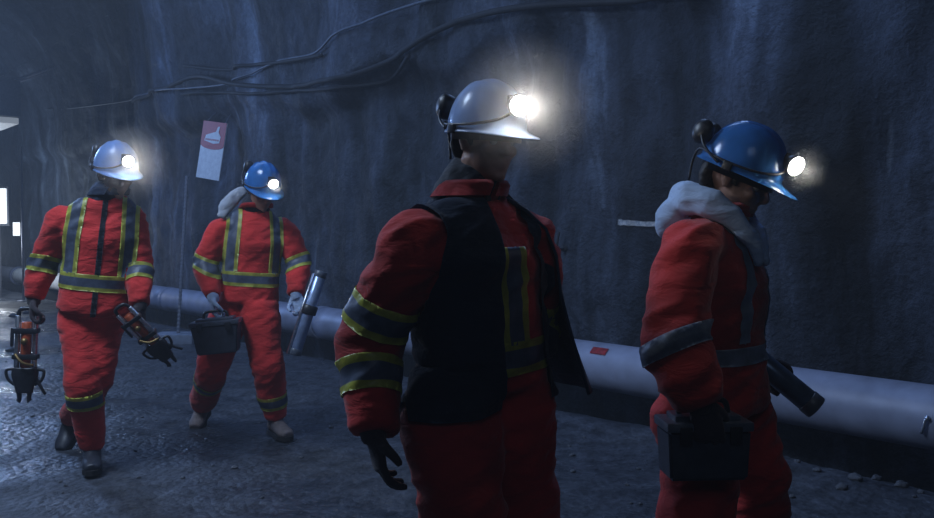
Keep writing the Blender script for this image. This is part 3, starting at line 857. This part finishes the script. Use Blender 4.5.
    # gloves, boots, hat
    for s in 'LR':
        h = sp['hands'][s]
        if h.get('glove'):
            bm = bmesh.new(); wr = J['wr' + s]; el = J['el' + s]
            hand_shapes(bm, wr, Vector(h['dir']), Vector(h['palm']), Vector(h['thumb']), k=1.12, curl=h.get('curl', .6))
            loft(bm, L([(wr + (el - wr).normalized() * .04, .042), (wr, .038), (wr + Vector(h['dir']).normalized() * .03, .034)]), seg=14)
            me = fuse(bm, .005, 2); link_mesh('glove', me, M[h['glove']], root)
        boot(root, J['an' + s], J['an' + s] + Vector(sp['feet'][s]), M[sp['boot']], shaft=(J['kn' + s] - J['an' + s]).normalized())
    hard_hat(H, M[sp['hat']], root, sp.get('lamp_w', 3), sp.get('spot', 12), sp.get('halo'), sp.get('turn', 0))
    return dict(root=root, J=J, H=H, side=side, front=front, parts=parts, nk=nk, pv=pv, ax=ax, shm=shm, hb=hb, which=which, wd=wd, bones=bones, rad=rad)

dn = (0, 0, -1)
# P1, left
A = person(dict(Y=4.80, voxel=.013, bvox=.008, seed=1, yaw=48, pitch=14, hs=1.05, suit='two', mat='red', tape='tape_y', boot='boot', hat='hat_pale', lamp_w=2.3, spot=8, halo=(.22, 1.6), zip=.001, wide=1.05, leg=.92, collar_mat='navy',
    label='worker in red jacket walking at far left, holding a tool in each hand',
    J=dict(head=(116, 176, 0), neck=(107, 197, .02), pelvis=(96, 302, .02), shL=(63, 219, -.05), elL=(44, 260, .0), wrL=(34, 299, -.05), shR=(132, 218, .07), elR=(139, 263, .05), wrR=(140, 305, -.08),
           hipL=(79, 322, 0), knL=(83, 382, -.12), anL=(92, 449, -.02), hipR=(103, 322, .04), knR=(97, 378, -.03), anR=(70, 418, .52)),
    hands=dict(L=dict(dir=(0, -.1, -1), palm=(1, .2, 0), thumb=(0, -1, 0), glove='glove_dark', curl=1.15), R=dict(dir=(.1, -.2, -1), palm=(-1, .2, 0), thumb=(0, -1, 0), glove='glove_dark', curl=1.15)),
    feet=dict(L=(.07, -.16, 0), R=(-.02, -.14, -.12)),
    bands=[('band', ('tor', .20)), ('strap', (.145, .26, 1.02)), ('strap', (-.15, .26, 1.02)), ('band', ('faL', .12)), ('band', ('faR', .28)), ('band', ('snL', .22)), ('band', ('snR', .22))]))
# P2
B = person(dict(Y=5.55, voxel=.013, bvox=.008, seed=2, yaw=55, pitch=24, hs=1.02, suit='one', mat='red', tape='tape_y', boot='boot_tan', hat='hat_blue', lamp_w=.25, spot=5, halo=(.09, 1.8), wide=1.0, leg=1.06, collar=True,
    label='worker in red coverall and blue helmet looking down, carrying a dark box',
    J=dict(head=(262, 191, -.05), neck=(255, 209, .05), pelvis=(249, 300, .05), shL=(221, 228, -.03), elL=(206, 264, -.02), wrL=(213, 297, -.16), shR=(285, 228, .12), elR=(299, 263, .08), wrR=(296, 294, -.06),
           hipL=(230, 316, .05), knL=(213, 368, -.02), anL=(202, 405, .40), hipR=(260, 316, 0), knR=(268, 365, -.10), anR=(276, 420, 0)),
    hands=dict(L=dict(dir=(.1, -.1, -1), palm=(1, .2, 0), thumb=(0, -1, 0), glove='glove_pale', curl=1.1), R=dict(dir=(.35, -.1, -1), palm=(-.2, -1, 0), thumb=(-1, .2, 0), glove='glove_pale', curl=1.1)),
    feet=dict(L=(.0, -.19, -.06), R=(.11, -.15, 0)),
    bands=[('band', ('tor', .24)), ('strap', (.14, .30, 1.02)), ('strap', (-.145, .30, 1.02)), ('band', ('uaL', .98)), ('band', ('uaR', 1.0)), ('band', ('snL', .30)), ('band', ('snR', .62))]))
# P3, centre
C3 = person(dict(Y=2.40, voxel=.010, bvox=.006, seed=3, yaw=53, pitch=6, hs=.93, suit='one', mat='red_dark', tape='tape_y', boot='boot', hat='hat_white', lamp_w=1.9, spot=14, turn=.3, halo=(.20, 1.7), wide=1.0, sleeve=1.12, leg=1.12, fold=1.1, collar_mat='red_dark',
    label='worker in white helmet and open dark vest over red coverall in the centre',
    J=dict(head=(487, 143, .0), neck=(466, 200, .06), pelvis=(482, 385, .06), shL=(412, 243, -.10), elL=(372, 345, -.04), wrL=(373, 430, -.14), shR=(524, 240, .14), elR=(530, 325, .26), wrR=(515, 372, .12),
           hipL=(456, 405, -.02), knL=(465, 525, -.10), anL=(470, 655, .1), hipR=(508, 405, .10), knR=(520, 520, .12), anR=(470, 625, .50)),
    hands=dict(L=dict(dir=(.2, -.1, -1), palm=(1, .3, 0), thumb=(.3, -1, 0), glove='glove_dark', curl=.5), R=dict(dir=(0, -.1, -1), palm=(-1, .1, 0), thumb=(0, -1, 0), glove='glove_dark', curl=.7)),
    feet=dict(L=(.17, -.07, 0), R=(.13, -.05, -.12)),
    bands=[('band', ('tor', .16)), ('strap', (.02, .20, .74)), ('band', ('uaL', .70)), ('band', ('faL', .40)), ('band', ('uaR', .84)), ('band', ('faR', .36)), ('band', ('snL', .3)), ('band', ('snR', .3))]))
# P4, right
D = person(dict(Y=2.72, voxel=.010, bvox=.006, seed=4, yaw=30, pitch=24, hs=1.0, suit='one', mat='red_dark', tape='tape_p', hw=.028, boot='boot', hat='hat_blue', lamp_w=.35, spot=6, halo=(.085, 1.1), turn=.65, wide=1.12, sleeve=1.12, leg=1.12, fold=1.2, front=1,
    label='worker in blue helmet and pale hood, head bowed, at the right',
    J=dict(head=(737, 181, .0), neck=(714, 220, .06), pelvis=(713, 405, .06), shL=(690, 244, -.14), elL=(672, 340, -.22), wrL=(700, 402, -.28), shR=(730, 246, .26), elR=(736, 335, .36), wrR=(756, 366, .34),
           hipL=(700, 425, -.04), knL=(694, 520, -.08), anL=(655, 618, -.05), hipR=(728, 420, .16), knR=(750, 474, .14), anR=(758, 590, .18)),
    hands=dict(L=dict(dir=(.25, -.1, -1), palm=(.1, 1, 0), thumb=(1, 0, 0), glove='glove_dark', curl=1.15), R=dict(dir=(.8, 0, -.6), palm=(0, -1, 0), thumb=(.6, 0, .8), glove='glove_dark', curl=1.15)),
    feet=dict(L=(.19, -.02, 0), R=(.19, -.02, 0)),
    bands=[('band', ('tor', .30)), ('strap', (-.105, .36, 1.0)), ('strap', (.105, .36, 1.0)), ('band', ('faL', .08)), ('band', ('uaR', .97))]))

# vest on the central worker: open at the front, flap flaring on his far side
def vest(P):
    side, front, nk, pv, ax, wd = (P[k] for k in ('side', 'front', 'nk', 'pv', 'ax', 'wd'))
    bm = bmesh.new(); G = []
    hs = [(-.06, .235, .205), (.10, .228, .20), (.3, .218, .192), (.5, .218, .188), (.7, .222, .180), (.84, .212, .165), (.94, .165, .135), (1.0, .112, .105)]
    n = 56
    def vf(c, nrm):
        ds = {k: seg_t(c, a, b)[1] / P['rad'][k[:3] if k == 'tor' else k[:2]] for k, (a, b) in P['bones'].items()}
        armd = min(v for k, v in ds.items() if k[:2] in ('ua', 'fa')); tt = (c - pv).dot(ax) / ax.length_squared
        d = (ds['tor'] - armd - .05) * .12
        d = max(d, (-.09 - tt) * ax.length, (tt - 1.0) * ax.length)
        if nrm.dot(front) > .15: d = max(d, .070 + .03 * max(0, .5 - tt) - .02 * max(0, tt - .7) - abs((c - pv - ax * tt).dot(side) - .045))
        return d
    me, cov = P['parts']['up']
    vo = clip_patch('vest', me, vf, 0.0, .014, M['navy'], P['root'])
    vo['label'] = 'dark open vest'
    for (t, rx, ry) in hs:
        c = pv + ax * t; row = []
        gapL = 1.0 - .35 * t; gapR = .55 - .1 * t     # half-opening angles at the front
        for k in range(n + 1):
            a = (gapL * .35) + (2 * PI - gapL * .35 - gapR - .35) * k / n     # measured from the front
            x, y = -math.sin(a), math.cos(a)
            fl = 1 + min(1, max(0, (k / n - .52) / .2)) * .30 * (1.1 - t) + .06
            p = c + side * (x * rx * wd * fl) + front * (y * ry * fl)
            p += (side * x + front * y) * (.012 * noise.noise(Vector((a * 3, t * 5, 4))) + .014 * math.sin(a * 9 + t * 3) * max(0, .7 - t))
            row.append(bm.verts.new(p))
        G.append(row)
    for i in range(len(G) - 1):
        for k in range(n):
            am = (k + .5) / n
            if am < .56 or i > 6: continue
            # arm holes
            ang = .3 + 5.2 * am
            if 3 <= i <= 5 and abs(ang - PI / 2) < .45: continue
            bm.faces.new((G[i][k], G[i][k + 1], G[i + 1][k + 1], G[i + 1][k]))
    bmesh.ops.subdivide_edges(bm, edges=bm.edges[:], cuts=1, use_grid_fill=True, smooth=.5)
    bmesh.ops.solidify(bm, geom=bm.faces[:], thickness=.008)
    bmesh.ops.delete(bm, geom=[v for v in bm.verts if not v.link_faces], context='VERTS')
    o = obj('loose_flap', bm, M['navy'], vo)
    return o
v3 = vest(C3)
# hoods
def hood(P, mat, k=1.0, back=.10, drop=.20, off=Vector((0, 0, 0))):
    side, front, nk, hb = P['side'], P['front'], P['nk'] + off, P['hb']
    fh = P['H'].to_3x3() @ Vector((0, 1, 0)); fh.z = 0; fh.normalize()
    sd = fh.cross(Vector((0, 0, 1)))
    bm = bmesh.new()
    up = Vector((0, 0, 1))
    keys = []
    path = []
    for sg in (-1, 1):
        half = [(fh * .165 + up * -drop + sd * sg * .045, .016, .012), (fh * .135 + up * -drop * .5 + sd * sg * .085, .030, .018), (fh * .05 + up * -.02 + sd * sg * .120, .044, .024), (fh * -.05 + up * .02 + sd * sg * .112, .054, .030)]
        path += half if sg < 0 else half[::-1]
        if sg < 0: path.append((fh * -(.10 + back * .2) + up * .025, .062, .040))
    loft(bm, [(nk + p * k, rx * k, ry * k) for p, rx, ry in path], xdir=Vector((0, 0, 1)), seg=18, sub=6)
    loft(bm, [(nk + (fh * -.06 + up * .05) * k, .075 * k, .04 * k), (nk + (fh * -(.09 + back * .3) + up * -.01) * k, .105 * k, .055 * k), (nk + (fh * -(.12 + back * .5) + up * -.07) * k, .085 * k, .045 * k), (nk + (fh * -(.13 + back * .6) + up * -.11) * k, .045 * k, .025 * k)], xdir=sd, seg=20)
    me = fuse(bm, .009, 5)
    displace(me, lambda c, n: .012 * noise.noise(Vector((c.x * 14, c.y * 14, c.z * 9))) + .008 * (1 - 2 * abs(noise.noise(Vector((c.x * 9 + 4, c.y * 9, c.z * 22))))))
    o = link_mesh('hood', me, mat, P['root']); return o
h = hood(D, M['hood'], .93, .07, .20, Vector((-.01, -.03, .045))); h['label'] = 'pale blue hood'
bm = bmesh.new(); pl = [W(245, 190, 5.60), W(238, 194, 5.58), W(231, 201, 5.54), W(225, 209, 5.50), W(221, 218, 5.46)]
loft(bm, [(p - B['root'].location, a, b) for p, (a, b) in zip(pl, ((.016, .03), (.021, .042), (.024, .05), (.022, .045), (.010, .025)))], seg=16)
me = fuse(bm, .01, 3); displace(me, lambda c, n: .008 * noise.noise(c * 22)); h = link_mesh('hood', me, M['grey_hood'], B['root']); h['label'] = 'pale grey hood edge'
# chin scarf on second worker and first
def scarf(P, mat):
    bm = bmesh.new(); hb, nk = P['hb'], P['nk']
    loft(bm, L([(hb.lerp(nk, .15), .070), (hb.lerp(nk, .5), .086), (nk, .100), (nk - Vector((0, 0, .03)), .10)]), seg=20)
    me = fuse(bm, .008, 3); displace(me, lambda c, n: .008 * noise.noise(c * 25)); link_mesh('neck_scarf', me, mat, P['root'])
scarf(B, M['black']); scarf(A, M['navy']); scarf(C3, M['black'])

# ------------------------------------------------------------------ things in the hands
def to_world(P, v): return P['root'].location + v
def hand_c(P, s, d, k=.075): return to_world(P, P['J']['wr' + s]) + Vector(d).normalized() * k

def clamp_tool(loc, R, label, sc=1.0):
    """twin steel rods and an orange barrel held by black collars, forked black foot"""
    root = empty('drilling_tool', loc, label, 'tool'); root.rotation_euler = R.to_euler(); root.scale = (sc,) * 3
    for sx in (-1, 1):
        bm = bmesh.new(); cyl(bm, (sx * .052, 0, .06), (sx * .052, 0, -.30), .016, seg=14, bevel=.003); obj('steel_rod', bm, M['steel'], root)
    bm = bmesh.new(); cyl(bm, (0, 0, .02), (0, 0, -.27), .031, seg=20, bevel=.004); cyl(bm, (0, 0, -.27), (0, 0, -.33), .022, .018); obj('barrel', bm, M['orange'], root)
    for z, w in ((-.035, .145), (-.20, .150)):
        bm = bmesh.new(); box(bm, (0, 0, z), (w, .075, .034), bevel=.010); box(bm, (-w * .5 - .012, 0, z - .045), (.016, .02, .12), bevel=.004) if z > -.1 else None; obj('collar', bm, M['plastic'], root, angle=40)
    bm = bmesh.new()
    loft(bm, [(Vector((0, 0, -.27)), .075, .035), (Vector((0, 0, -.32)), .078, .038), (Vector((0, 0, -.38)), .060, .032), (Vector((0, 0, -.43)), .050, .028)], xdir=Vector((1, 0, 0)), seg=20, sq=3)
    for sx in (-1, 1):
        loft(bm, [(Vector((sx * .032, 0, -.42)), .016, .020), (Vector((sx * .028, 0, -.47)), .014, .018), (Vector((sx * .036, 0, -.485)), .018, .016)], xdir=Vector((1, 0, 0)), seg=10)
        tube(bm, [(sx * .06, 0, -.28), (sx * .11, 0, -.29), (sx * .10, 0, -.345), (sx * .06, 0, -.38)], .010)
    obj('forked_foot', bm, M['plastic'], root)
    bm = bmesh.new(); tube(bm, [(-.052, 0, .055), (-.040, 0, .095), (0, 0, .105), (.040, 0, .095), (.052, 0, .055)], .013); obj('grip', bm, M['plastic'], root)
    bm = bmesh.new(); cyl(bm, (.06, 0, -.33), (.125, 0, -.44), .012, .009, seg=10, bevel=.002); obj('spike', bm, M['plastic'], root)
    bm = bmesh.new(); tube(bm, [(-.05, -.045, -.18), (0, -.065, -.23), (.06, -.04, -.25)], .009); cyl(bm, (.0, -.03, -.10), (.0, -.05, -.10), .02); obj('valve', bm, M['brass'], root)
    return root
hc = hand_c(A, 'L', (0, -.1, -1), .105)
clamp_tool(W(27, 325, 4.72), Euler((0, math.radians(3), math.radians(10))).to_matrix(), 'orange and steel clamp tool hanging upright from the hand at the left edge', .88)
hc = hand_c(A, 'R', (.1, -.2, -1), .105)
clamp_tool(W(129, 317, 4.60), Euler((math.radians(20), math.radians(-36), math.radians(5))).to_matrix(), 'orange and steel clamp tool held tilted beside the red trousers', .74)

def lunch_box(loc, rz, w, d, h, label, name='carrying_box', tilt=0, taper=.85):
    root = empty(name, loc, label, 'box'); root.rotation_euler = (0, tilt, rz)
    bm = bmesh.new(); g = []
    for t, (z, k) in enumerate([(-h, taper), (-h * .5, (1 + taper) / 2), (-.02, 1)]):
        g.append([bm.verts.new((sx * w / 2 * k, sy * d / 2 * k, z)) for sx, sy in ((-1, -1), (1, -1), (1, 1), (-1, 1))])
    bm.faces.new(g[0][::-1]); bm.faces.new(g[-1])
    for i in range(2):
        for k in range(4): bm.faces.new((g[i][k], g[i][(k + 1) % 4], g[i + 1][(k + 1) % 4], g[i + 1][k]))
    bmesh.ops.bevel(bm, geom=[e for e in bm.edges], offset=.008, segments=2, affect='EDGES')
    obj('shell', bm, M['box'], root, angle=40)
    bm = bmesh.new(); box(bm, (0, 0, -.008), (w * 1.05, d * 1.08, .028), bevel=.007); box(bm, (0, 0, .012), (w * .8, d * .7, .02), bevel=.006); obj('lid', bm, M['box_lid'], root, angle=40)
    for sx in (-1, 1):
        bm = bmesh.new(); box(bm, (sx * w * .3, -d * .55, -.03), (.035, .012, .05), bevel=.003); obj('latch', bm, M['steel'] if w > .3 else M['plastic'], root, angle=40)
    bm = bmesh.new(); tube(bm, [(-.075, 0, .012), (-.068, 0, .05), (-.04, 0, .062), (.04, 0, .062), (.068, 0, .05), (.075, 0, .012)], .009); obj('handle', bm, M['plastic'], root)
    return root
hb2 = hand_c(B, 'L', (.1, -.1, -1), .10)
lunch_box(W(216, 321, 5.34), math.radians(6), .29, .17, .20, 'dark grey tapered box hanging from the pale glove of the second worker', tilt=math.radians(-5), taper=.84)
lunch_box(W(703, 420, 2.50), math.radians(4), .245, .13, .165, 'black box with grey lid carried at the right worker thigh', taper=.94)

def carry_tube(a, b, r, mat, label, collar=None):
    c = a; root = empty('carrying_tube', c, label, 'tube'); d = b - a
    bm = bmesh.new(); cyl(bm, (0, 0, 0), d, r, seg=28, bevel=.004); obj('barrel', bm, mat, root, angle=50)
    dn_ = d.normalized()
    for t in (0, 1):
        bm = bmesh.new(); p = d * t; s = dn_ * (.012 if t else -.012); cyl(bm, p - s * 2.5, p + s, r * 1.07, seg=28, bevel=.003); obj('end_cap', bm, M['box_lid'], root, angle=50)
    if collar is not None:
        bm = bmesh.new(); p = d * collar; cyl(bm, p - dn_ * .03, p + dn_ * .03, r * 1.35, seg=24, bevel=.006); obj('collar', bm, M['plastic'], root, angle=50)
        rod = Vector((-r * 1.1, -r * .7, 0)); bm = bmesh.new(); cyl(bm, rod, d + rod, r * .22, seg=10); obj('edge_rod', bm, M['steel'], root)
    return root
carry_tube(W(321, 273, 5.44), W(295, 353, 5.38), .038, M['tube_light'], 'blue grey tube with pale edge held beside second worker leg', .46)
carry_tube(W(740, 345, 2.98), W(814, 406, 2.90), .040, M['tube'], 'dark blue tube pointing down in front of the hooded worker')

WHO = ['glow halo added round the headlamp of the far left worker', 'faint glow halo added round the headlamp of the second worker looking down',
       'bright glow halo added round the headlamp of the central worker', 'faint glow halo added round the headlamp of the hooded worker at right']
for (p, (R_, dens), _), lab in zip(HALOS, WHO):
    bm = bmesh.new(); bmesh.ops.create_icosphere(bm, subdivisions=4, radius=R_)
    o = obj('halo', bm, halo_mat(R_, dens)); o.location = p; tag(o, lab, 'halo', kind='stuff')
# ------------------------------------------------------------------ light
def area(name, loc, target, size, power, color, sy=None):
    ld = bpy.data.lights.new(name, 'AREA'); ld.energy = power; ld.color = color; ld.shape = 'RECTANGLE'; ld.size = size; ld.size_y = sy or size
    o = bpy.data.objects.new(name, ld); COL.objects.link(o); o.location = loc
    o.rotation_euler = (Vector(target) - Vector(loc)).to_track_quat('-Z', 'Y').to_euler(); return o
BL = (.30, .50, 1.0); WB = (.55, .72, 1.0)
area('tunnel_lamp_key', (-3.0, 3.3, 4.3), (-1.9, 5.0, .6), 1.2, 145, WB)
area('tunnel_lamp_far', (-8.5, 12.5, 4.0), (-3, 5, 0), 1.2, 220, BL)
area('tunnel_lamp_overhead', (1.60, 5.55, 4.3), (1.70, 5.65, 0), .7, 40, BL, 3)
area('tunnel_lamp_mid', (-2.5, 8.0, 5.2), (-1.2, 9.5, 1), 1.6, 66, BL, 4)
ld = bpy.data.lights.new('panel_fill', 'POINT'); ld.energy = 60; ld.color = (.6, .78, 1); ld.shadow_soft_size = .15  # added out of view beside the lit panel, brightens far pipe and wall
o = bpy.data.objects.new('panel_fill', ld); COL.objects.link(o); o.location = W(-22, 190, 18.3)
ld = bpy.data.lights.new('pipe_fill', 'POINT'); ld.energy = 60; ld.color = (.8, .88, 1); ld.shadow_soft_size = .1  # unseen fill, added only to brighten the far left end of the pipe
o = bpy.data.objects.new('pipe_fill', ld); COL.objects.link(o); o.location = W(-12, 248, 16.6)
area('fill_near', (.5, -2.0, 4.0), (.8, 3.5, .5), 1.5, 8, WB)  # weak fill added behind the camera to lift the near workers

wd = bpy.data.worlds.new('tunnel_air'); bpy.context.scene.world = wd; wd.use_nodes = True
nt = wd.node_tree; bg = nt.nodes['Background']; bg.inputs[0].default_value = (.05, .09, .2, 1); bg.inputs[1].default_value = .05
vs = nt.nodes.new('ShaderNodeVolumeScatter'); vs.inputs['Density'].default_value = .010; vs.inputs['Anisotropy'].default_value = .1; vs.inputs['Color'].default_value = (.85, .92, 1, 1)
nt.links.new(vs.outputs[0], nt.nodes['World Output'].inputs['Volume'])

# ------------------------------------------------------------------ camera
cd = bpy.data.cameras.new('camera'); cam = bpy.data.objects.new('camera', cd); COL.objects.link(cam)
cd.sensor_width = 36; cd.lens = 36 * F / 934; cd.clip_end = 200
cam.location = (0, 0, CAMH); cam.rotation_euler = (PI / 2 - TH, 0, 0)
sc = bpy.context.scene; sc.camera = cam
sc.view_settings.view_transform = 'Standard'; sc.view_settings.look = 'None'; sc.view_settings.gamma = 1; sc.view_settings.exposure = 0
sc.cycles.use_denoising = True; sc.cycles.max_bounces = 6; sc.cycles.volume_bounces = 0
sc.cycles.sample_clamp_indirect = 3
